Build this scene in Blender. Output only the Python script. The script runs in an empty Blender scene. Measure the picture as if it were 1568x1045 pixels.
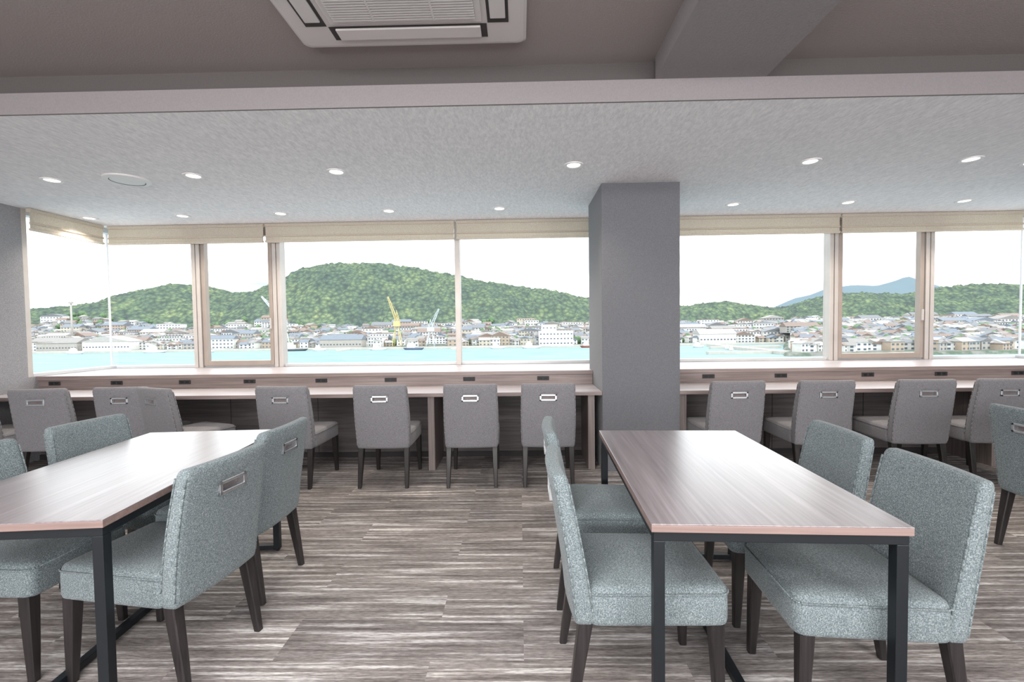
import bpy, bmesh, math, random
from mathutils import Vector, Matrix, noise
random.seed(7)
sc = bpy.context.scene
sc.view_settings.view_transform = 'Standard'
sc.view_settings.look = 'None'
sc.view_settings.exposure = 0.9
sc.view_settings.gamma = 1

def lin(c):
    return tuple(((v/255)/12.92 if v/255 <= .04045 else ((v/255+.055)/1.055)**2.4) for v in c[:3])+(1,)

# ---------------- materials ----------------
def new_mat(name):
    m = bpy.data.materials.new(name); m.use_nodes = True
    nt = m.node_tree
    b = nt.nodes['Principled BSDF']
    return m, nt, b
def N(nt, t, **kw):
    n = nt.nodes.new(t)
    for k, v in kw.items():
        if k in n.inputs.keys(): n.inputs[k].default_value = v
        else: setattr(n, k, v)
    return n
def coords(nt, scale=(1,1,1), kind='Object', rot=(0,0,0)):
    tc = nt.nodes.new('ShaderNodeTexCoord')
    mp = nt.nodes.new('ShaderNodeMapping')
    mp.inputs['Scale'].default_value = scale
    mp.inputs['Rotation'].default_value = rot
    nt.links.new(tc.outputs[kind], mp.inputs['Vector'])
    return mp.outputs['Vector']
def ramp(nt, fac, stops):
    r = nt.nodes.new('ShaderNodeValToRGB')
    e = r.color_ramp.elements
    while len(e) < len(stops): e.new(0.5)
    for el, (p, c) in zip(e, stops):
        el.position = p; el.color = c
    nt.links.new(fac, r.inputs['Fac'])
    return r.outputs['Color']
def mixc(nt, a, b, fac, mode='MIX'):
    m = nt.nodes.new('ShaderNodeMix'); m.data_type = 'RGBA'; m.blend_type = mode
    for s, v in (('Factor', fac), ('A', a), ('B', b)):
        inp = [i for i in m.inputs if i.name == s and (i.type == 'RGBA' if s != 'Factor' else i.type == 'VALUE')][0]
        if isinstance(v, bpy.types.NodeSocket): nt.links.new(v, inp)
        else: inp.default_value = v
    return [o for o in m.outputs if o.type == 'RGBA'][0]
def bump(nt, b, h, strength=.3, dist=.002):
    n = nt.nodes.new('ShaderNodeBump'); n.inputs['Strength'].default_value = strength
    n.inputs['Distance'].default_value = dist
    nt.links.new(h, n.inputs['Height']); nt.links.new(n.outputs['Normal'], b.inputs['Normal'])
def plain(name, col, rough=.5, metal=0, spec=.5, nscale=30, var=.06, bstr=0):
    m, nt, b = new_mat(name)
    c = lin(col)
    v = coords(nt)
    nz = N(nt, 'ShaderNodeTexNoise', Scale=float(nscale), Detail=3.0)
    nt.links.new(v, nz.inputs['Vector'])
    lo = tuple(x*(1-var) for x in c[:3])+(1,); hi = tuple(min(1, x*(1+var)) for x in c[:3])+(1,)
    nt.links.new(ramp(nt, nz.outputs['Fac'], [(.3, lo), (.7, hi)]), b.inputs['Base Color'])
    b.inputs['Roughness'].default_value = rough; b.inputs['Metallic'].default_value = metal
    b.inputs['Specular IOR Level'].default_value = spec
    if bstr: bump(nt, b, nz.outputs['Fac'], bstr, .003)
    return m
def fabric(name, dark, mid, light, scale=170, transl=0):
    m, nt, b = new_mat(name)
    v = coords(nt, (1, 1, 1))
    vo = N(nt, 'ShaderNodeTexVoronoi', Scale=float(scale))
    nt.links.new(v, vo.inputs['Vector'])
    nz = N(nt, 'ShaderNodeTexNoise', Scale=float(scale*.9), Detail=4.0)
    nt.links.new(v, nz.inputs['Vector'])
    c1 = ramp(nt, nz.outputs['Fac'], [(.32, lin(dark)), (.5, lin(mid)), (.68, lin(light))])
    c2 = ramp(nt, vo.outputs['Distance'], [(.0, (1.12, 1.12, 1.12, 1)), (.7, (.78, .78, .78, 1))])
    cc = mixc(nt, c1, c2, 1.0, 'MULTIPLY')
    nt.links.new(cc, b.inputs['Base Color'])
    b.inputs['Roughness'].default_value = .9
    b.inputs['Specular IOR Level'].default_value = .2
    b.inputs['Sheen Weight'].default_value = .15
    bump(nt, b, vo.outputs['Distance'], .5, -.002)
    if transl:
        t = nt.nodes.new('ShaderNodeBsdfTranslucent'); nt.links.new(cc, t.inputs[0])
        mx = nt.nodes.new('ShaderNodeMixShader'); mx.inputs[0].default_value = transl
        out = nt.nodes['Material Output']
        nt.links.new(b.outputs[0], mx.inputs[1]); nt.links.new(t.outputs[0], mx.inputs[2]); nt.links.new(mx.outputs[0], out.inputs[0])
    return m
def wood(name, c_dark, c_mid, c_light, axis='Y', rough=.4, spec=.5, fine=60, coat=0):
    m, nt, b = new_mat(name)
    s = {'Y': (fine, 1.6, fine), 'X': (1.6, fine, fine), 'Z': (fine, fine, 1.6)}[axis]
    v = coords(nt, s)
    nz = N(nt, 'ShaderNodeTexNoise', Scale=1.0, Detail=6.0, Roughness=.65)
    nz.inputs['Distortion'].default_value = .4
    nt.links.new(v, nz.inputs['Vector'])
    s2 = tuple(q*.12 if q > 2 else q*.4 for q in s)
    v2 = coords(nt, s2)
    n2 = N(nt, 'ShaderNodeTexNoise', Scale=1.0, Detail=3.0)
    nt.links.new(v2, n2.inputs['Vector'])
    c1 = ramp(nt, nz.outputs['Fac'], [(.3, lin(c_dark)), (.5, lin(c_mid)), (.7, lin(c_light))])
    c2 = ramp(nt, n2.outputs['Fac'], [(.35, (.9, .9, .9, 1)), (.65, (1.06, 1.06, 1.06, 1))])
    nt.links.new(mixc(nt, c1, c2, 1.0, 'MULTIPLY'), b.inputs['Base Color'])
    b.inputs['Roughness'].default_value = rough
    b.inputs['Specular IOR Level'].default_value = spec
    if coat:
        b.inputs['Coat Weight'].default_value = coat; b.inputs['Coat Roughness'].default_value = .3
    bump(nt, b, nz.outputs['Fac'], .08, .001)
    return m

M_teal = fabric('teal_fabric', (80, 92, 96), (110, 121, 125), (150, 159, 161), 300)
M_grey = fabric('grey_fabric', (104, 103, 107), (122, 121, 125), (140, 139, 143), 300)
M_leg = wood('dark_leg_wood', (24, 21, 22), (36, 32, 33), (50, 46, 46), 'Z', .35)
M_chrome = plain('chrome', (225, 228, 232), .32, 1.0)
M_recess = plain('handle_recess', (96, 88, 88), .5)
M_table = wood('table_laminate', (98, 88, 90), (124, 114, 117), (148, 139, 143), 'Y', .3, .6, coat=1)
M_edge = wood('table_edge_wood', (116, 96, 92), (130, 110, 105), (142, 122, 117), 'X', .5)
M_black = plain('black_steel', (24, 29, 34), .4, .3)
M_counter = wood('counter_wood', (110, 97, 95), (130, 117, 114), (146, 134, 131), 'X', .4)
M_ctop = wood('counter_top_laminate', (142, 136, 139), (162, 156, 159), (180, 175, 178), 'X', .35, .6)
M_cdark = wood('counter_back_wood', (74, 69, 70), (92, 86, 87), (108, 102, 102), 'X', .5, .4, 40)
M_post = wood('post_wood', (104, 94, 92), (122, 112, 109), (138, 128, 124), 'Z', .5)
M_frame = plain('window_frame_beige', (182, 176, 172), .45, .1, nscale=5)
M_framein = plain('window_sash_brown', (154, 142, 134), .45, .1, nscale=5)
M_framewhite = plain('window_frame_grey', (190, 192, 194), .4, .1, nscale=5)
M_blind = fabric('blind_fabric', (226, 216, 202), (236, 227, 214), (243, 236, 225), 220, .5)
M_white = plain('white_plastic', (215, 212, 212), .45, nscale=5, var=.02)
M_acwhite = plain('ac_plastic', (186, 182, 182), .5, nscale=5, var=.02)
M_darkgap = plain('dark_gap', (45, 42, 42), .7)
M_column = fabric('column_wallpaper', (100, 101, 106), (109, 110, 115), (117, 118, 123), 300)
M_wallp = fabric('wall_wallpaper', (132, 132, 136), (144, 144, 148), (154, 154, 158), 200)
M_backwall = plain('rear_wall_paint', (210, 207, 204), .8)
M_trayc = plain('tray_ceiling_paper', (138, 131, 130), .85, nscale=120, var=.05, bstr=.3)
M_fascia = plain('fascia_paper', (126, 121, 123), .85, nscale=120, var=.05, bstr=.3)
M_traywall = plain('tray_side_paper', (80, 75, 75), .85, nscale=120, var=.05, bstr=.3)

def soffit_mat():
    m, nt, b = new_mat('soffit_wallpaper')
    v = coords(nt, (60, 18, 60))
    nz = N(nt, 'ShaderNodeTexNoise', Scale=1.0, Detail=5.0, Roughness=.7)
    nt.links.new(v, nz.inputs['Vector'])
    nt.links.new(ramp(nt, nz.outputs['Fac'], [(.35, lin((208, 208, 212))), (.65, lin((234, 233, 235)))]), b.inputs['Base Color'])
    b.inputs['Roughness'].default_value = .85
    bump(nt, b, nz.outputs['Fac'], .7, .007)
    return m
M_soffit = soffit_mat()

def carpet_mat():
    m, nt, b = new_mat('striped_carpet')
    v = coords(nt, (1, 1, 1))
    br = N(nt, 'ShaderNodeTexBrick', Scale=1.0)
    br.inputs['Brick Width'].default_value = 1.0; br.inputs['Row Height'].default_value = .25
    br.inputs['Mortar Size'].default_value = .0
    br.inputs['Color1'].default_value = (0, 0, 0, 1); br.inputs['Color2'].default_value = (1, 1, 1, 1)
    br.offset = .37
    nt.links.new(v, br.inputs['Vector'])
    mul = N(nt, 'ShaderNodeVectorMath', operation='MULTIPLY'); mul.inputs[1].default_value = (17, 13, 0)
    nt.links.new(br.outputs['Color'], mul.inputs[0])
    add = N(nt, 'ShaderNodeVectorMath', operation='ADD')
    nt.links.new(v, add.inputs[0]); nt.links.new(mul.outputs[0], add.inputs[1])
    def nz(sx, sy, det, rough=.6):
        mp = nt.nodes.new('ShaderNodeMapping'); mp.inputs['Scale'].default_value = (sx, sy, 1)
        nt.links.new(add.outputs[0], mp.inputs['Vector'])
        n = N(nt, 'ShaderNodeTexNoise', Scale=1.0, Detail=det, Roughness=rough)
        nt.links.new(mp.outputs[0], n.inputs['Vector']); return n.outputs['Fac']
    n1 = nz(1.5, 38, 5.0, .65); n2 = nz(26, 150, 4.0); n4 = nz(.7, 9, 2.0)
    c1 = ramp(nt, n1, [(.36, lin((100, 94, 92))), (.46, lin((128, 122, 119))), (.54, lin((142, 136, 133))), (.61, lin((190, 187, 185)))])
    c2 = ramp(nt, n2, [(.38, (.70, .70, .71, 1)), (.6, (1.14, 1.14, 1.14, 1))])
    c3 = ramp(nt, br.outputs['Color'], [(0, (.82, .82, .83, 1)), (1, (1.16, 1.15, 1.14, 1))])
    c4 = ramp(nt, n4, [(.4, (.88, .88, .88, 1)), (.6, (1.10, 1.10, 1.10, 1))])
    c = mixc(nt, c1, c2, 1.0, 'MULTIPLY'); c = mixc(nt, c, c3, 1.0, 'MULTIPLY'); c = mixc(nt, c, c4, 1.0, 'MULTIPLY')
    nt.links.new(c, b.inputs['Base Color'])
    b.inputs['Roughness'].default_value = .95; b.inputs['Specular IOR Level'].default_value = .15
    bump(nt, b, n2, .4, .004)
    return m
M_carpet = carpet_mat()

def glass_mat():
    m = bpy.data.materials.new('window_glass'); m.use_nodes = True
    nt = m.node_tree; nt.nodes.clear()
    o = nt.nodes.new('ShaderNodeOutputMaterial')
    t = nt.nodes.new('ShaderNodeBsdfTransparent')
    t.inputs[0].default_value = (.97, .985, .985, 1)
    nt.links.new(t.outputs[0], o.inputs[0])
    return m
M_glass = glass_mat()
def emis(name, col, s):
    m = bpy.data.materials.new(name); m.use_nodes = True
    b = m.node_tree.nodes['Principled BSDF']
    b.inputs['Base Color'].default_value = col; b.inputs['Emission Color'].default_value = col
    b.inputs['Emission Strength'].default_value = s
    return m
M_lamp = emis('downlight_glow', (1, .96, .9, 1), 1.2)

# ---------------- mesh helpers ----------------
class MB:
    def __init__(s): s.v = []; s.f = []; s.m = []; s.mats = []; s.smooth = []
    def mi(s, mat):
        if mat not in s.mats: s.mats.append(mat)
        return s.mats.index(mat)
    def add(s, vs, fs, mat, smooth=False, M=None):
        o = len(s.v)
        s.v += [tuple(M @ Vector(v)) if M else tuple(v) for v in vs]
        k = s.mi(mat)
        for f in fs: s.f.append([i+o for i in f]); s.m.append(k); s.smooth.append(smooth)
    def box(s, x0, x1, y0, y1, z0, z1, mat, bev=0, M=None):
        if bev <= 0:
            vs = [(x, y, z) for x in (x0, x1) for y in (y0, y1) for z in (z0, z1)]
            fs = [(0, 1, 3, 2), (4, 6, 7, 5), (0, 4, 5, 1), (2, 3, 7, 6), (0, 2, 6, 4), (1, 5, 7, 3)]
            s.add(vs, fs, mat, False, M)
        else:
            bm = bmesh.new(); bmesh.ops.create_cube(bm, size=1)
            for v in bm.verts:
                v.co = Vector(((x0+x1)/2+v.co.x*(x1-x0), (y0+y1)/2+v.co.y*(y1-y0), (z0+z1)/2+v.co.z*(z1-z0)))
            bmesh.ops.bevel(bm, geom=bm.edges[:], offset=bev, segments=2, affect='EDGES', profile=.6)
            bm.verts.ensure_lookup_table()
            s.add([v.co[:] for v in bm.verts], [[v.index for v in f.verts] for f in bm.faces], mat, False, M)
            bm.free()
    def loft(s, rings, mat, smooth=True, M=None, cap=True):
        n = len(rings[0]); vs = [p for r in rings for p in r]; fs = []
        for i in range(len(rings)-1):
            for j in range(n):
                a = i*n+j; b_ = i*n+(j+1) % n
                fs.append((a, b_, b_+n, a+n))
        if cap:
            fs.append(tuple(reversed(range(n)))); fs.append(tuple(range((len(rings)-1)*n, len(rings)*n)))
        s.add(vs, fs, mat, smooth, M)
    def cyl(s, p0, p1, r0, r1, mat, n=12, smooth=True):
        p0 = Vector(p0); p1 = Vector(p1); d = (p1-p0).normalized()
        a = d.orthogonal().normalized(); b_ = d.cross(a)
        rings = [[tuple(p+a*r*math.cos(2*math.pi*k/n)+b_*r*math.sin(2*math.pi*k/n)) for k in range(n)] for p, r in ((p0, r0), (p1, r1))]
        s.loft(rings, mat, smooth)
    def mesh(s, name):
        me = bpy.data.meshes.new(name); me.from_pydata(s.v, [], s.f)
        for m in s.mats: me.materials.append(m)
        me.polygons.foreach_set('material_index', s.m)
        me.polygons.foreach_set('use_smooth', s.smooth)
        bm = bmesh.new(); bm.from_mesh(me); bmesh.ops.recalc_face_normals(bm, faces=bm.faces[:]); bm.to_mesh(me); bm.free()
        me.update(); return me
    def obj(s, name, loc=(0, 0, 0), rz=0):
        return place(s.mesh(name), name, loc, rz)
def place(me, name, loc=(0, 0, 0), rz=0, parent=None):
    o = bpy.data.objects.new(name, me); sc.collection.objects.link(o)
    o.location = loc; o.rotation_euler = (0, 0, math.radians(rz))
    if parent: o.parent = parent
    return o
def rrect(w, d, r, k=4):
    pts = []
    for cx, cy, a0 in ((w/2-r, d/2-r, 0), (-w/2+r, d/2-r, 90), (-w/2+r, -d/2+r, 180), (w/2-r, -d/2+r, 270)):
        for i in range(k+1):
            a = math.radians(a0+90*i/k); pts.append((cx+r*math.cos(a), cy+r*math.sin(a)))
    return pts
def boolean_cut(me, cutter_me):
    a = bpy.data.objects.new('tmp_a', me); c = bpy.data.objects.new('tmp_c', cutter_me)
    sc.collection.objects.link(a); sc.collection.objects.link(c)
    md = a.modifiers.new('b', 'BOOLEAN'); md.operation = 'DIFFERENCE'; md.object = c; md.solver = 'EXACT'
    dg = bpy.context.evaluated_depsgraph_get()
    out = bpy.data.meshes.new_from_object(a.evaluated_get(dg))
    bpy.data.objects.remove(a); bpy.data.objects.remove(c)
    return out

# ---------------- chair ----------------
def back_y(z):
    t = max(0, (z-.33)/.53)
    return -.235 - .085*t**1.25
def make_chair(name, fab, height=.85, w=.455):
    mb = MB()
    rings = []
    lv = [(.325, .012), (.33, .004), (.345, 0)]
    n = 12
    for i in range(1, n): lv.append((.345+(height-.02-.345)*i/n, 0))
    lv += [(height-.02, 0), (height-.008, .004), (height-.002, .010), (height, .018)]
    for z, ins in lv:
        t = (z-.33)/.52
        th = .068-.016*t; ww = w-.012+.012*math.sin(min(1, t*1.1)*math.pi)
        ring = []
        r = .02
        P = rrect(ww-2*ins, th-2*min(ins, .016), max(.006, r-ins), 4)
        Q = []
        for a in range(len(P)):
            p, q = P[a], P[(a+1) % len(P)]
            Q.append(p)
            if abs(q[0]-p[0]) > .1:
                for k in range(1, 8): Q.append((p[0]+(q[0]-p[0])*k/8, p[1]+(q[1]-p[1])*k/8))
        for x, y in Q:
            ring.append((x, y+back_y(z)+.018*(2*x/w)**2, z))
        rings.append(ring)
    mb.loft(rings, fab)
    me = mb.mesh(name+'_back')
    hz = height-.112
    yc = back_y(hz)
    c = MB(); c.box(-.056, .056, yc-.08, yc-.006, hz-.016, hz+.016, M_recess)
    me = boolean_cut(me, c.mesh('cut'))
    mb2 = MB()
    mb2.add([v.co[:] for v in me.vertices], [list(p.vertices) for p in me.polygons], fab, True)
    mb2.box(-.057, .057, yc-.0075, yc-.0055, hz-.017, hz+.017, M_recess)
    for (x0, x1, z0, z1) in ((-.068, .068, hz+.013, hz+.026), (-.068, .068, hz-.026, hz-.013), (-.068, -.054, hz-.026, hz+.026), (.054, .068, hz-.026, hz+.026)):
        mb2.box(x0, x1, yc-.034, yc-.007, z0, z1, M_chrome, .002)
    for sx in (-1, 1):
        for side in (-1, 1):
            pts = []
            for i in range(14):
                z = .35+(height-.03-.35)*i/13; t = (z-.33)/.52
                th = .068-.016*t; ww = w-.012+.012*math.sin(min(1, t*1.1)*math.pi)
                pts.append(Vector((sx*(ww/2-.004), back_y(z)+.018+side*(th/2-.005), z)))
            for a, b_ in zip(pts[:-1], pts[1:]): mb2.cyl(a, b_, .0035, .0035, fab, 6)
    rings = []
    yf, yb = .255, -.21
    for z, ins in ((.325, .012), (.332, .003), (.345, 0), (.40, 0), (.435, .001), (.45, .008), (.457, .020), (.462, .05), (.465, .11)):
        P = rrect(w-2*ins, (yf-yb)-2*ins, max(.01, .035-ins*.3), 5)
        rings.append([(x*(1-.03*(y > 0)), y+(yf+yb)/2, z) for x, y in P])
    mb2.loft(rings, fab)
    P = rrect(w+.002, (yf-yb)+.002, .035, 5)
    for a in range(len(P)):
        p, q = P[a], P[(a+1) % len(P)]
        f = lambda u: (u[0]*(1-.03*(u[1] > 0)), u[1]+(yf+yb)/2, .436)
        mb2.cyl(f(p), f(q), .003, .003, fab, 5)
    for sx in (-1, 1):
        for (yt, yb2) in ((.215, .227), (-.215, -.265)):
            rg = []
            for z, s_, t in ((.33, .046, 0), (.31, .045, .05), (.15, .037, .55), (0, .028, 1)):
                P = rrect(s_, s_, .004, 1)
                cx = sx*(w/2-.034); cy = yt+(yb2-yt)*t
                rg.append([(cx+x+sx*.006*t, cy+y, z) for x, y in P])
            mb2.loft(rg, M_leg, False)
    return mb2.mesh(name)

chair_me = make_chair('dining_chair', M_teal, .83, .42)
cchair_me = make_chair('counter_chair', M_grey, .855, .445)

# ---------------- room ----------------
XL, XR, YB, YW = -4.97, 5.88, -4.0, 5.45
SZ, TZ = 2.56, 2.80
YF = 2.60
def one(name, boxes):
    mb = MB()
    for b in boxes: mb.box(*b)
    return mb.obj(name)
one('floor', [(XL-.15, XR+.15, YB-.15, YW+.15, -.12, 0, M_carpet)])
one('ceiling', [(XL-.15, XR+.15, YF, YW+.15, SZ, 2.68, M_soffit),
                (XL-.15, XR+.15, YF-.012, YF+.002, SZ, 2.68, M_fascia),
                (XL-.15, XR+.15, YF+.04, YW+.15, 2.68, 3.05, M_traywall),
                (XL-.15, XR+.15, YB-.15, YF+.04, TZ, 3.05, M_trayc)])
one('ceiling_beam', [(.77, 1.38, YB, YF-.011, 2.68, TZ+.02, M_fascia)])
one('structural_column', [(.73, 1.417, 4.05, 4.80, 0, SZ, M_column, .006)])
YS = 4.50
one('wall_left', [(XL-.15, XL, YB-.15, YS, 0, SZ, M_wallp), (XL-.15, XL, YB-.15, YF, SZ, TZ, M_wallp), (XL-.15, XL, YS, YW+.15, 0, .86, M_wallp)])
one('wall_right', [(XR, XR+.15, YB-.15, YS, 0, SZ, M_wallp), (XR, XR+.15, YB-.15, YF, SZ, TZ, M_wallp), (XR, XR+.15, YS, YW+.15, 0, .86, M_wallp)])
one('wall_front', [(XL, XR, YW, YW+.15, 0, .86, M_wallp)])
bw = [(XL, XR, YB-.15, YB, 0, .6, M_backwall), (XL, XR, YB-.15, YB, 2.55, TZ, M_backwall)]
xs = [XL, XL+.4, -1.8, -1.5, 1.5, 1.8, 5.4, XR]
for i in range(0, 8, 2): bw.append((xs[i], xs[i+1], YB-.15, YB, .6, 2.55, M_backwall))
one('wall_back', bw)

def window(name, x0, x1, sash=False):
    mb = MB()
    z0, z1 = .86, SZ
    y0, y1 = YW+.02, YW+.10
    mb.box(x0, x1, y0, y1, z0, z0+.035, M_framewhite, .004)
    mb.box(x0, x1, y0, y1, z1-.06, z1, M_framewhite, .004)
    if sash:
        s = .045; a0, a1 = x0+.01, x1-.01
        yy0, yy1 = YW-.01, YW+.06
        mb.box(a0, a0+s, yy0, yy1, z0+.02, z1-.05, M_framein, .005); mb.box(a1-s, a1, yy0, yy1, z0+.02, z1-.05, M_framein, .005)
        mb.box(a0+s, a1-s, yy0, yy1, z0+.02, z0+.08, M_framein, .005); mb.box(a0+s, a1-s, yy0, yy1, z1-.12, z1-.05, M_framein, .005)
        mb.box(a1-s+.012, a1-.012, yy0-.02, yy0, 1.32, 1.45, M_frame, .004)
    mb.box(x0+.01, x1-.01, YW+.045, YW+.051, z0+.03, z1-.05, M_glass)
    mb.obj(name)
mull = [(-3.89, .10), (-2.91, .10), (-.736, .06), (1.07, .10), (3.70, .10), (4.81, .10)]
edges = [XL+.03]+[m[0] for m in mull]+[XR-.03]
widths = [0.0]+[m[1] for m in mull]+[0.0]
for i in range(len(edges)-1):
    window('window_%d' % (i+1), edges[i]+widths[i]/2, edges[i+1]-widths[i+1]/2, i in (1, 5))
mb = MB()
for x, w_ in mull:
    if w_ > .08:
        mb.box(x-w_/2, x-.006, YW-.02, YW+.10, .86, SZ, M_frame, .004)
        mb.box(x+.006, x+w_/2, YW-.02, YW+.10, .86, SZ, M_frame, .004)
        mb.box(x-.008, x+.008, YW, YW+.10, .86, SZ, M_framein)
    else:
        mb.box(x-w_/2, x+w_/2, YW-.02, YW+.10, .86, SZ, M_frame, .004)
mb.obj('trim_1')
for k, (X, sg) in enumerate(((XL, -1), (XR, 1))):
    mb = MB()
    a, b = sorted((X+sg*.045, X+sg*.051))
    mb.box(a, b, YS+.05, YW+.045, .89, SZ-.05, M_glass)
    a, b = sorted((X+sg*.0, X+sg*.10))
    mb.box(a, b, YS, YS+.05, .86, SZ, M_frame, .004)
    mb.box(a, b, YS+.05, YW+.1, .86, .895, M_framewhite, .004)
    mb.box(a, b, YS+.05, YW+.1, SZ-.06, SZ, M_framewhite, .004)
    a, b = sorted((X+sg*.04, X+sg*.056))
    mb.box(a, b, YW+.04, YW+.056, .89, SZ-.05, M_framewhite)
    mb.obj('window_%d' % (8+k))

def blind(name, x0, x1, y0=5.33, along='X'):
    mb = MB()
    def bx(a0, a1, d0, d1, z0, z1, m, bev=0):
        if along == 'X': mb.box(a0, a1, y0+d0, y0+d1, z0, z1, m, bev)
        else:
            sg = 1 if y0 > 0 else -1
            q = sorted((y0+sg*d0, y0+sg*d1)); mb.box(q[0], q[1], a0, a1, z0, z1, m, bev)
    bx(x0, x1, .0, .05, 2.52, SZ-.004, M_blind, .006)
    bx(x0+.005, x1-.005, .012, .016, 2.36, 2.525, M_blind)
    bx(x0+.003, x1-.003, -.002, .024, 2.40, 2.42, M_blind, .006)
    bx(x0+.003, x1-.003, -.008, .030, 2.335, 2.36, M_blind, .008)
    mb.obj(name)
for a, b in ((-4.86, -3.0), (-2.98, -.75), (-.73, 1.06), (1.08, 3.70), (3.72, 5.77)):
    blind('roman_blind', a, b)
blind('roman_blind', YS, 5.31, XL+.10, 'Y'); blind('roman_blind', YS, 5.31, XR-.10, 'Y')

# ---------------- counter ----------------
def counter(name, x0, x1, posts):
    mb = MB()
    mb.box(x0, x1, 4.07, 4.60, .69, .72, M_ctop, .003)
    mb.box(x0, x1, 4.062, 4.071, .688, .7205, M_counter)
    mb.box(x0, x1, 4.595, 4.62, 0.0, .84, M_counter)
    mb.box(x0, x1, 4.585, 4.60, .05, .69, M_cdark)
    mb.box(x0, x1, 4.58, YW, .84, .86, M_ctop, .002)
    mb.box(x0, x1, 4.57, 4.595, .825, .862, M_counter, .003)
    mb.box(x0, x1, 4.57, 4.586, 0, .05, M_darkgap)
    for p in posts:
        mb.box(p-.03, p+.03, 4.12, 4.585, 0, .69, M_post, .002)
    k = x0+.2
    while k < x1:
        mb.box(k, k+.004, 4.581, 4.586, .05, .69, M_darkgap); k += .9
    return mb.obj(name)
c1 = counter('window_counter', XL, .728, [.64, -.82, -2.35, -3.9])
c2 = counter('window_counter', 1.419, XR, [1.47, 2.95, 4.25, 5.4])
one('trim_2', [(.728, 1.419, 4.802, YW, .84, .86, M_ctop)])
mo = MB(); mo.box(-.06, .06, -.008, .0, -.02, .02, M_darkgap, .002)
mo.box(-.045, -.008, -.010, -.006, -.012, .012, M_black, .001); mo.box(.008, .045, -.010, -.006, -.012, .012, M_black, .001)
mo_me = mo.mesh('power_outlet')
for x in (-4.80, -4.15, -3.44, -2.77, -2.03, -1.32, -.52, .23, 1.89, 2.61, 3.47, 4.19, 4.94):
    place(mo_me, 'power_outlet', (x, 4.595, .785))

# ---------------- ceiling fixtures ----------------
dl = MB(); nseg = 28
def disc_ring(mb, r0, r1, z0, z1, mat):
    vs = []; fs = []
    for k in range(nseg):
        a = 2*math.pi*k/nseg
        vs += [(r0*math.cos(a), r0*math.sin(a), z0), (r1*math.cos(a), r1*math.sin(a), z1)]
    for k in range(nseg):
        a = 2*k; b = 2*((k+1) % nseg); fs.append((a, a+1, b+1, b))
    mb.add(vs, fs, mat, True)
disc_ring(dl, .078, .076, 0, -.008, M_white); disc_ring(dl, .076, .056, -.008, -.006, M_white); disc_ring(dl, .056, .05, -.006, -.002, M_white)
vs = [(.051*math.cos(2*math.pi*k/nseg), .051*math.sin(2*math.pi*k/nseg), -.003) for k in range(nseg)]
dl.add(vs, [tuple(range(nseg))], M_lamp)
dl_me = dl.mesh('recessed_downlight')
for x, y in [(-3.81, 3.70), (-2.61, 3.66), (-1.44, 3.63), (.433, 3.58), (2.26, 3.6), (3.5, 3.62), (4.08, 3.72),
             (-4.7, 4.95), (-3.65, 4.93), (-2.56, 4.9), (-1.38, 4.87), (-.2, 4.85), (2.25, 4.85), (3.44, 4.85), (4.65, 4.87)]:
    o = place(dl_me, 'recessed_downlight', (x, y, SZ))
    L = bpy.data.lights.new('downlight_lamp', 'SPOT'); L.energy = 38 if y > 4.5 else 18; L.spot_size = math.radians(125); L.spot_blend = .8
    L.color = (1, .88, .74); L.shadow_soft_size = .045
    lo = bpy.data.objects.new('downlight_lamp', L); sc.collection.objects.link(lo); lo.parent = o; lo.location = (0, 0, -.02)
sp = MB()
disc_ring(sp, .165, .16, 0, -.012, M_white); disc_ring(sp, .16, .12, -.012, -.016, M_white); disc_ring(sp, .12, .115, -.016, -.010, M_darkgap); disc_ring(sp, .115, .0001, -.014, -.020, M_white)
sp.obj('ceiling_speaker', (-3.2, 3.72, SZ))

# AC cassette
ac = MB()
ax0, ax1, ay0, ay1 = -1.09, .05, 1.27, 2.39
z1 = TZ; z0 = TZ-.035
rg = []
for z, ins in ((z1, 0), (z0+.012, 0), (z0, .015), (z0-.002, .03)):
    P = rrect(ax1-ax0-2*ins, ay1-ay0-2*ins, .03, 4)
    rg.append([(x+(ax0+ax1)/2, y+(ay0+ay1)/2, z) for x, y in P])
ac.loft(rg, M_acwhite, False)
cx, cy = (ax0+ax1)/2, (ay0+ay1)/2
g = .36
ac.box(cx-g, cx+g, cy-g, cy+g, z0-.012, z0-.002, M_acwhite, .004)
ac.box(cx-g+.03, cx+g-.03, cy-g+.03, cy+g-.03, z0-.0135, z0-.011, M_darkgap)
k = cy-g+.035
while k < cy+g-.035:
    ac.box(cx-g+.03, cx+g-.03, k, k+.010, z0-.019, z0-.012, M_acwhite); k += .0165
for q in (-.14, .14): ac.box(cx+q-.005, cx+q+.005, cy-g+.03, cy+g-.03, z0-.0195, z0-.012, M_acwhite)
for s_ in (-1, 1):
    ya, yb = sorted((cy+s_*.385, cy+s_*.485)); xa, xb = sorted((cx+s_*.385, cx+s_*.485))
    ac.box(cx-.38, cx+.38, ya, yb, z0-.0035, z0-.001, M_darkgap)
    ac.box(cx-.35, cx+.35, ya+.010, yb-.010, z0-.013, z0-.003, M_acwhite, .004)
    ac.box(xa, xb, cy-.38, cy+.38, z0-.0035, z0-.001, M_darkgap)
    ac.box(xa+.014, xb-.014, cy-.34, cy+.34, z0-.013, z0-.003, M_acwhite, .004)
ac.obj('ceiling_air_conditioner')

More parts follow.
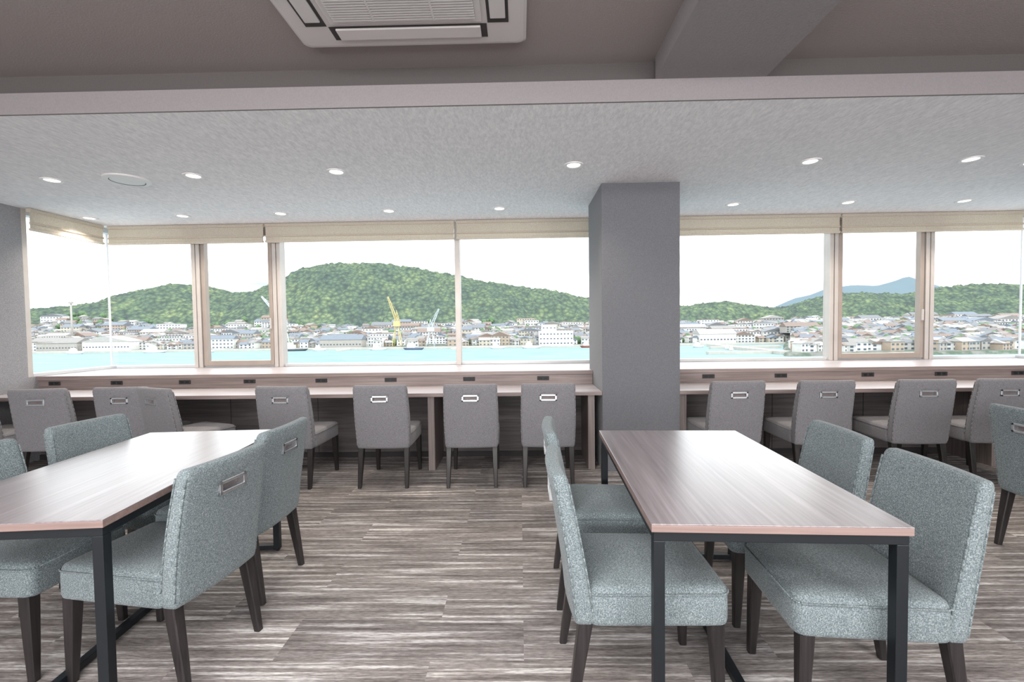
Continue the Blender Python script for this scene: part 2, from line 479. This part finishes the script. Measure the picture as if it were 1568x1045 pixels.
# ---------------- tables ----------------
def make_table(w, l):
    mb = MB(); z = .72
    mb.box(-w/2, w/2, -l/2, l/2, z-.004, z, M_table, .0015)
    mb.box(-w/2, w/2, -l/2, l/2, z-.026, z-.0038, M_edge, .0015)
    i = .008; s = .034; a, b = w/2-i, l/2-i
    for y in (-1, 1):
        y0, y1 = sorted((y*b, y*(b-s)))
        mb.box(-a, a, y0, y1, z-.056, z-.027, M_black, .002)
        mb.box(-a+s, a-s, y0, y1, .008, .036, M_black, .002)
        for x in (-1, 1):
            x0, x1 = sorted((x*a, x*(a-s)))
            mb.box(x0, x1, y0, y1, .006, z-.056, M_black, .002)
            mb.cyl((x*(a-s/2), y*(b-s/2), 0), (x*(a-s/2), y*(b-s/2), .008), .012, .012, M_black, 10)
    for x in (-1, 1):
        x0, x1 = sorted((x*a, x*(a-s))); mb.box(x0, x1, -b+s, b-s, z-.056, z-.027, M_black, .002)
    mb.box(-.016, .016, -b+s, b-s, .008, .036, M_black, .002)
    return mb.mesh('dining_table')
t_me = make_table(.75, 1.22)
place(t_me, 'dining_table', (.79, 1.945, 0), -2.6)
t2 = make_table(.74, 1.28)
place(t2, 'dining_table', (-1.755, 2.01, 0), 4.8)
place(t_me, 'dining_table', (3.50, 2.15, 0), 0)

# chairs face local +Y ; rz=-90 -> faces +X ; rz=90 -> faces -X
def chair(x, y, rz, me=chair_me, nm='dining_chair'): return place(me, nm, (x, y, 0), rz)
chair(.425, 1.67, -91); chair(.44, 2.25, -92)
chair(1.125, 1.60, 86); chair(1.165, 2.12, 86)
chair(-1.45, 1.79, 82); chair(-1.51, 2.31, 88)
chair(-2.07, 1.84, -93); chair(-2.09, 2.42, -96)
chair(3.06, 2.50, -90); chair(3.06, 1.85, -90)
for x, y, r in ((-4.62, 3.94, 4), (-3.98, 3.94, 6), (-3.33, 4.0, 4), (-2.88, 3.92, -22), (-1.92, 3.94, -3), (-1.135, 3.94, 0), (-.41, 3.94, 1), (.226, 3.94, -1),
                (1.73, 3.96, 2), (2.43, 3.94, 0), (3.22, 3.94, -2), (3.85, 3.94, -3)):
    chair(x, y, r, cchair_me, 'counter_chair')

# ---------------- exterior ----------------
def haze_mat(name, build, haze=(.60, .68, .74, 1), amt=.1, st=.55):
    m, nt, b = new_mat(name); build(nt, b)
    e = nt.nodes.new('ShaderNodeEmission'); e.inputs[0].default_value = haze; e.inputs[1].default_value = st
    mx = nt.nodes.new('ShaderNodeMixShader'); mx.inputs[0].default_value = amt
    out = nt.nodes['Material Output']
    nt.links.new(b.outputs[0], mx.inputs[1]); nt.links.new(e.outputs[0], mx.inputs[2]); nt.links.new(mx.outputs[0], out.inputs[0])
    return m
def forest(nt, b):
    v = coords(nt)
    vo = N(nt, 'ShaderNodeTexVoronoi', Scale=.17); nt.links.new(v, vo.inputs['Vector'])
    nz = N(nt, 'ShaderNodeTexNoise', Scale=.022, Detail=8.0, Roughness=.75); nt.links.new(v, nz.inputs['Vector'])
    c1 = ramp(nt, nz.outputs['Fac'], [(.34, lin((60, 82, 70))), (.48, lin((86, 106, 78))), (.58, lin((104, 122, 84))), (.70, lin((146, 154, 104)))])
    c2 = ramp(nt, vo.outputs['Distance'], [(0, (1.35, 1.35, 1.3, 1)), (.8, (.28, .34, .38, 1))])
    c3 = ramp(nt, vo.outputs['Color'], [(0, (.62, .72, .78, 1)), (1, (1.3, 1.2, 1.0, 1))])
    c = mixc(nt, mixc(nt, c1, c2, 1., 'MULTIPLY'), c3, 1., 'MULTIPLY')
    sx = nt.nodes.new('ShaderNodeSeparateXYZ'); nt.links.new(v, sx.inputs[0])
    n3 = N(nt, 'ShaderNodeTexNoise', Scale=.05, Detail=3.0); nt.links.new(v, n3.inputs['Vector'])
    md = N(nt, 'ShaderNodeMath', operation='MULTIPLY_ADD'); nt.links.new(n3.outputs['Fac'], md.inputs[0]); md.inputs[1].default_value = 60
    nt.links.new(sx.outputs['Y'], md.inputs[2])
    mr = N(nt, 'ShaderNodeMapRange'); mr.inputs['From Min'].default_value = 560; mr.inputs['From Max'].default_value = 570
    nt.links.new(md.outputs[0], mr.inputs['Value'])
    n4 = N(nt, 'ShaderNodeTexNoise', Scale=.15, Detail=3.0); nt.links.new(v, n4.inputs['Vector'])
    cg = ramp(nt, n4.outputs['Fac'], [(.42, lin((130, 128, 120))), (.55, lin((80, 98, 72)))])
    nt.links.new(mixc(nt, cg, c, mr.outputs[0]), b.inputs['Base Color'])
    b.inputs['Roughness'].default_value = .95; b.inputs['Specular IOR Level'].default_value = .1
    bump(nt, b, vo.outputs['Distance'], 1.0, -5)
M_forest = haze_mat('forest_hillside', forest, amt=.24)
def flat(c):
    def f(nt, b):
        v = coords(nt); nz = N(nt, 'ShaderNodeTexNoise', Scale=.01, Detail=4.0); nt.links.new(v, nz.inputs['Vector'])
        nt.links.new(ramp(nt, nz.outputs['Fac'], [(.3, tuple(q*.85 for q in lin(c)[:3])+(1,)), (.7, lin(c))]), b.inputs['Base Color'])
        b.inputs['Roughness'].default_value = .9
    return f
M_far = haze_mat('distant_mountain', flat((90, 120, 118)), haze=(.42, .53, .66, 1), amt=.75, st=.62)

crest = [(-1300, 30), (-1000, 32), (-799, 37), (-720, 35), (-641, 45), (-571, 64), (-527, 72), (-484, 67), (-445, 57), (-405, 58), (-366, 75), (-327, 93), (-287, 99), (-216, 99), (-169, 93), (-114, 82), (-43, 67), (28, 56), (106, 41), (248, 26.5), (303, 32), (342, 27), (390, 22), (429, 26.5), (476, 41), (523, 43), (586, 39), (649, 51), (697, 53), (759, 51), (854, 45), (1100, 30), (1500, 30)]
def interp(L, x):
    if x <= L[0][0]: return L[0][1]
    for (a, p), (b, q) in zip(L[:-1], L[1:]):
        if x <= b:
            t = (x-a)/(b-a); t = t*t*(3-2*t)*.5+t*.5; return p+(q-p)*t
    return L[-1][1]
def land(x, y):
    return y > 425+8*math.sin(x*.02) or (y > 270 and x > .575*y)
def ss(t): t = max(0, min(1, t)); return t*t*(3-2*t)
def height(x, y):
    if not land(x, y): return -22
    g = -17.3
    yf = 535+25*noise.noise(Vector((x*.008, 3, 0)))+(-25 if x < -400 else 0)
    s = ss((y-yf)/(700-yf))
    if y > 700: s = 1-.6*ss((y-700)/200)
    rise = max(0, min(105, y-445))*.135
    if x > .6*y: rise = max(rise, ss((y-300)/240)*15)
    h = g+rise+(interp(crest, x)-g-14.2)*s
    mid = max(0, 4*s*(1-s)) if y < 700 else 0
    h += mid*15*noise.fractal(Vector((x*.012, y*.010, 1)), 1, 2, 3)
    if s > .03:
        h += min(1, s*8)*(3.8*noise.noise(Vector((x*.13, y*.13, 5)))+3.0*noise.noise(Vector((x*.27, y*.27, 9))))
    return h
def grid(name, x0, x1, y0, y1, st, fn, mat):
    nx = int((x1-x0)/st)+1; ny = int((y1-y0)/st)+1
    vs = [(x0+i*st, y0+j*st, fn(x0+i*st, y0+j*st)) for j in range(ny) for i in range(nx)]
    fs = [(j*nx+i, j*nx+i+1, (j+1)*nx+i+1, (j+1)*nx+i) for j in range(ny-1) for i in range(nx-1)]
    me = bpy.data.meshes.new(name); me.from_pydata(vs, [], fs); me.materials.append(mat)
    me.polygons.foreach_set('use_smooth', [True]*len(fs)); me.update()
    o = bpy.data.objects.new(name, me); sc.collection.objects.link(o); return o
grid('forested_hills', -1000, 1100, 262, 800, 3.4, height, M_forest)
farc = [(900, -15), (1243, 54), (1419, 86), (1594, 150), (1770, 200), (1857, 212), (2004, 206), (2106, 230), (2165, 258), (2223, 238), (2296, 212), (2443, 153), (2735, 97), (3100, 60), (3300, -15)]
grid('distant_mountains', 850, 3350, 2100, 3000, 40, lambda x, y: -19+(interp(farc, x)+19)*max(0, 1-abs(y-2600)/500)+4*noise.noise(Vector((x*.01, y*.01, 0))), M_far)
def sea(nt, b):
    v = coords(nt, (.03, .25, 1)); nz = N(nt, 'ShaderNodeTexNoise', Scale=1.0, Detail=7.0, Roughness=.7); nt.links.new(v, nz.inputs['Vector'])
    nt.links.new(ramp(nt, nz.outputs['Fac'], [(.32, lin((92, 124, 128))), (.5, lin((116, 144, 147))), (.68, lin((142, 162, 163)))]), b.inputs['Base Color'])  # streak bands paint reflections into the water colour
    b.inputs['Roughness'].default_value = .6; b.inputs['Specular IOR Level'].default_value = .15
    bump(nt, b, nz.outputs['Fac'], .4, .5)
M_sea = haze_mat('sea_water', sea, amt=.05)
mb = MB(); mb.add([(-4000, 12, -19), (4500, 12, -19), (4500, 3500, -19), (-4000, 3500, -19)], [(0, 1, 2, 3)], M_sea); mb.obj('sea')

# town
W = [plain('house_wall_%d' % i, c, .8, nscale=.5) for i, c in enumerate([(200, 198, 194), (184, 176, 162), (160, 156, 150), (215, 215, 214), (166, 150, 134)])]
R = [plain('house_roof_%d' % i, c, .7, nscale=.5) for i, c in enumerate([(106, 108, 112), (128, 125, 122), (120, 104, 96), (104, 112, 122), (160, 158, 155)])]
M_win = plain('house_windows', (84, 94, 104), .4)
M_tree = plain('street_tree_leaves', (84, 108, 76), .9, nscale=.6, var=.3)
tw = MB()
def house(x, y, w, d, h, rz, wall, roof, gable=True, storeys=2):
    g = max(-18.5, height(x, y)-.5)
    M = Matrix.Translation((x, y, g)) @ Matrix.Rotation(rz, 4, 'Z')
    tw.box(-w/2, w/2, -d/2, d/2, 0, h, wall, 0, M)
    if gable:
        r = h+min(w, d)*.28; o = .5
        if random.random() < .6:
            vs = [(-w/2-o, -d/2-o, h), (w/2+o, -d/2-o, h), (w/2+o, d/2+o, h), (-w/2-o, d/2+o, h), (-w/2-o*.2, 0, r), (w/2+o*.2, 0, r)]
            fs = [(0, 1, 5, 4), (2, 3, 4, 5), (0, 4, 3), (1, 2, 5), (0, 3, 2, 1)]
        else:
            vs = [(-w/2-o, -d/2-o, h), (w/2+o, -d/2-o, h), (w/2+o, d/2+o, h), (-w/2-o, d/2+o, h), (0, -d/2-o, r), (0, d/2+o, r)]
            fs = [(0, 4, 5, 3), (1, 2, 5, 4), (0, 1, 4), (3, 5, 2), (0, 3, 2, 1)]
        tw.add(vs, fs, roof, False, M)
    else:
        tw.box(-w/2-.2, w/2+.2, -d/2-.2, d/2+.2, h, h+.6, roof, 0, M)
    n = max(2, int(w/3))
    for s in range(storeys):
        zz = h*(s+.35)/storeys
        for k in range(n):
            xc = -w/2+w*(k+.5)/n
            tw.add([(xc-.8, -d/2-.05, zz), (xc+.8, -d/2-.05, zz), (xc+.8, -d/2-.05, zz+1.2), (xc-.8, -d/2-.05, zz+1.2)], [(0, 1, 2, 3)], M_win, False, M)
def tree(x, y, r):
    g = max(-18.5, height(x, y))
    rg = []
    for zz, rr in ((0, .5), (r*.4, .9), (r*.9, 1.0), (r*1.4, .7), (r*1.75, .2)):
        rg.append([(x+r*rr*math.cos(a*math.pi/3)*random.uniform(.8, 1.15), y+r*rr*math.sin(a*math.pi/3), g+zz) for a in range(6)])
    tw.loft(rg, M_tree, True)
wch = lambda: random.choice([W[0], W[0], W[1], W[2], W[3], W[3], W[4]])
for _ in range(2300):
    x = random.uniform(-640, 600); y = 434+random.random()*126
    if not land(x, y-8) or not land(x-8, y): continue
    if random.random() < .07:
        house(x, y, random.uniform(16, 30), random.uniform(10, 14), random.uniform(6, 10), random.uniform(-.2, .2), wch(), random.choice(R), random.random() < .5, 3)
    else:
        house(x, y, random.uniform(6.5, 12), random.uniform(6, 9), random.uniform(4, 7), random.uniform(-.6, .6), wch(), random.choice(R))
for _ in range(1300):
    y = random.uniform(285, 540); x = random.uniform(.6*y, 1.25*y)
    house(x, y, random.uniform(6, 11), random.uniform(6, 9), random.uniform(3.6, 6.5), random.uniform(-.6, .6), wch(), random.choice(R), random.random() < .85)
for _ in range(1100):
    x = random.uniform(-640, 600); y = 445+random.random()*125
    if land(x-6, y-8): tree(x, y, random.uniform(2.5, 4.5))
for _ in range(550):
    y = random.uniform(300, 540); x = random.uniform(.62*y, 1.25*y); tree(x, y, random.uniform(2.0, 4.4))
house(34, 434, 32, 14, 13, 0, W[3], W[3], False, 3)
house(28, 440, 14, 10, 19, 0, W[3], W[3], False, 4)
house(-395, 436, 46, 18, 9, 0, W[0], R[4], True, 1)
house(-445, 438, 40, 18, 8, 0, W[2], R[1], True, 1)
house(-170, 436, 40, 16, 8, 0, W[2], R[3], True, 1)
house(185, 436, 34, 16, 9, 0, W[0], R[4], True, 1)
tw.obj('harbour_town')
M_quay = plain('quay_concrete', (176, 174, 166), .8, nscale=.3)
q = MB()
q.box(-900, 240, 414, 422, -19, -17.2, M_quay); q.box(163, 171, 288, 400, -19, -16.9, M_quay)
q.box(122, 166, 296, 301, -19, -17.2, M_quay); q.box(150, 205, 360, 364, -19, -17.2, M_quay)
for xx in (-160, -60, 90): q.box(xx, xx+5, 392, 414, -19, -17.8, M_quay)
q.obj('quay')
def crane(name, x, y, h, jib, col, lean):
    m = plain(name+'_paint', col, .5, nscale=.5)
    mb = MB()
    def lattice(p0, p1, w0, w1):
        p0 = Vector(p0); p1 = Vector(p1); d = (p1-p0); a = Vector((0, 1, 0)); b = d.normalized().cross(a)
        n = max(4, int(d.length/4)); prev = None
        for i in range(n+1):
            t = i/n; c = p0+d*t; w_ = w0+(w1-w0)*t
            cur = [c+a*w_+b*w_, c-a*w_+b*w_, c-a*w_-b*w_, c+a*w_-b*w_]
            for k in range(4): mb.cyl(cur[k], cur[(k+1) % 4], .12, .12, m, 4, False)
            if prev:
                for k in range(4):
                    mb.cyl(prev[k], cur[k], .2, .2, m, 4, False); mb.cyl(prev[k], cur[(k+1) % 4], .12, .12, m, 4, False)
            prev = cur
    g = -18
    for sx in (-1, 1):
        for sy in (-1, 1): mb.cyl((x+sx*4, y+sy*4, g), (x+sx*2.2, y+sy*2.2, g+h*.3), .5, .4, m, 6)
    lattice((x, y, g+h*.3), (x, y, g+h*.62), 1.8, 1.4)
    mb.box(x-3, x+3, y-2, y+2, g+h*.42, g+h*.52, m)
    lattice((x, y, g+h*.52), (x+lean*jib, y, g+h), 1.2, .5)
    mb.cyl((x, y, g+h*.72), (x+lean*jib, y, g+h), .12, .12, m, 4); mb.cyl((x, y, g+h*.6), (x, y, g+h*.74), .5, .2, m, 4)
    mb.cyl((x, y, g+h*.72), (x-lean*4, y, g+h*.45), .2, .2, m, 4)
    mb.obj(name)
crane('harbour_crane', -116, 428, 48, 8, (196, 178, 124), -1)
crane('harbour_crane', -84, 428, 36, 8, (190, 196, 200), 1)
crane('harbour_crane', -224, 428, 50, 20, (200, 205, 208), -1)
mb = MB(); mb.cyl((-480, 480, -18), (-480, 480, 32), 1.1, .7, W[2], 8); mb.box(-482, -478, 479, 481, 31, 33, W[2]); mb.obj('harbour_chimney_pole')  # tall chimney pole behind the harbour, no lamp on it
def boat(x, y, l, rz, col):
    mb = MB(); m = plain('boat_paint', col, .5, nscale=.5)
    rg = []
    for z, k in ((-.4, .75), (.6, .9), (1.8, 1)):
        ring = []
        for t in range(12):
            a = 2*math.pi*t/12; cx = math.cos(a)
            ring.append((l/2*cx*k, l*.13*math.copysign(abs(math.sin(a))**.7, math.sin(a))*(1-.35*max(0, cx)), z))
        rg.append(ring)
    mb.loft(rg, m, True)
    mb.box(-l*.28, l*.05, -l*.08, l*.08, 1.8, 1.8+l*.14, W[3]); mb.box(-l*.2, -l*.02, -l*.06, l*.06, 1.8+l*.14, 1.8+l*.22, W[3])
    mb.cyl((-l*.1, 0, 2), (-l*.1, 0, 2+l*.45), .15, .1, W[2], 6); mb.cyl((l*.3, 0, 2), (l*.3, 0, 2+l*.25), .12, .1, W[2], 6)
    mb.obj('fishing_boat', (x, y, -18.9), rz)
for x, y, l, rz, c in ((-205, 408, 26, 5, (60, 66, 72)), (-95, 404, 20, -8, (80, 90, 110)), (-128, 408, 16, 20, (210, 210, 208)), (-330, 405, 22, 3, (200, 200, 200)),
                       (-280, 402, 14, 0, (205, 205, 205)), (10, 405, 18, 4, (205, 205, 205)), (60, 404, 14, 0, (120, 70, 60)), (-20, 404, 14, -5, (200, 200, 200)), (-180, 405, 12, 5, (200, 200, 200)),
                       (152, 330, 10, 70, (205, 205, 205)), (158, 350, 9, 80, (200, 200, 200)), (150, 385, 12, 20, (190, 195, 200)), (-400, 402, 16, 0, (200, 200, 200))):
    boat(x, y, l, rz, c)

# ---------------- light ----------------
w = bpy.data.worlds.new('sky'); sc.world = w; w.use_nodes = True
nt = w.node_tree; bg = nt.nodes['Background']
tc = nt.nodes.new('ShaderNodeTexCoord'); sx = nt.nodes.new('ShaderNodeSeparateXYZ'); nt.links.new(tc.outputs['Generated'], sx.inputs[0])
base = ramp(nt, sx.outputs['Z'], [(0.0, (.40, .42, .43, 1)), (.10, (.28, .31, .335, 1)), (.24, (.80, .90, 1.0, 1)), (.7, (.74, .86, 1.0, 1))])
mp = nt.nodes.new('ShaderNodeMapping'); mp.inputs['Scale'].default_value = (1.5, 1.5, 9); nt.links.new(tc.outputs['Generated'], mp.inputs[0])
nz = N(nt, 'ShaderNodeTexNoise', Scale=2.2, Detail=6.0); nt.links.new(mp.outputs[0], nz.inputs['Vector'])
cl = ramp(nt, nz.outputs['Fac'], [(.34, (0, 0, 0, 1)), (.58, (1, 1, 1, 1))])
nt.links.new(mixc(nt, base, (1, .99, .98, 1), cl), bg.inputs[0]); bg.inputs[1].default_value = 1.7
S = bpy.data.lights.new('sun', 'SUN'); S.energy = 1.3; S.angle = math.radians(2); S.color = (1, .97, .92)
so = bpy.data.objects.new('sun', S); sc.collection.objects.link(so)
so.rotation_euler = Vector((-.45, .5, -.9)).to_track_quat('-Z', 'Y').to_euler()
def area(name, loc, rot, sx_, sy_, e, col=(1, .97, .95)):
    L = bpy.data.lights.new(name, 'AREA'); L.shape = 'RECTANGLE'; L.size = sx_; L.size_y = sy_; L.energy = e; L.color = col
    lo = bpy.data.objects.new(name, L); sc.collection.objects.link(lo); lo.location = loc; lo.rotation_euler = rot
for x, y in ((-2.6, -1.0), (2.6, -1.0), (-.6, .3)):
    area('ceiling_fill_light', (x, y, TZ-.03), (math.radians(10), 0, 0), 1.8, .9, 72)  # unseen fill lights added overhead to brighten the room, no fittings
area('rear_fill_light', (.45, YB+.05, 1.55), (math.radians(98), 0, 0), 9.0, 1.8, 250, (1, .98, .97))  # added fill light inside the rear wall, brightens soffit and chair backs

# ---------------- camera ----------------
cam = bpy.data.cameras.new('camera'); cam.sensor_width = 36; cam.lens = 16.0; cam.clip_end = 8000; cam.clip_start = .05
co = bpy.data.objects.new('camera', cam); sc.collection.objects.link(co); sc.camera = co
R_ = Matrix.Rotation(math.radians(1.0), 4, 'Z') @ Matrix.Rotation(math.radians(90-1.93), 4, 'X') @ Matrix.Rotation(math.radians(-.75), 4, 'Z')
co.matrix_world = Matrix.Translation((0, 0, 1.32)) @ R_
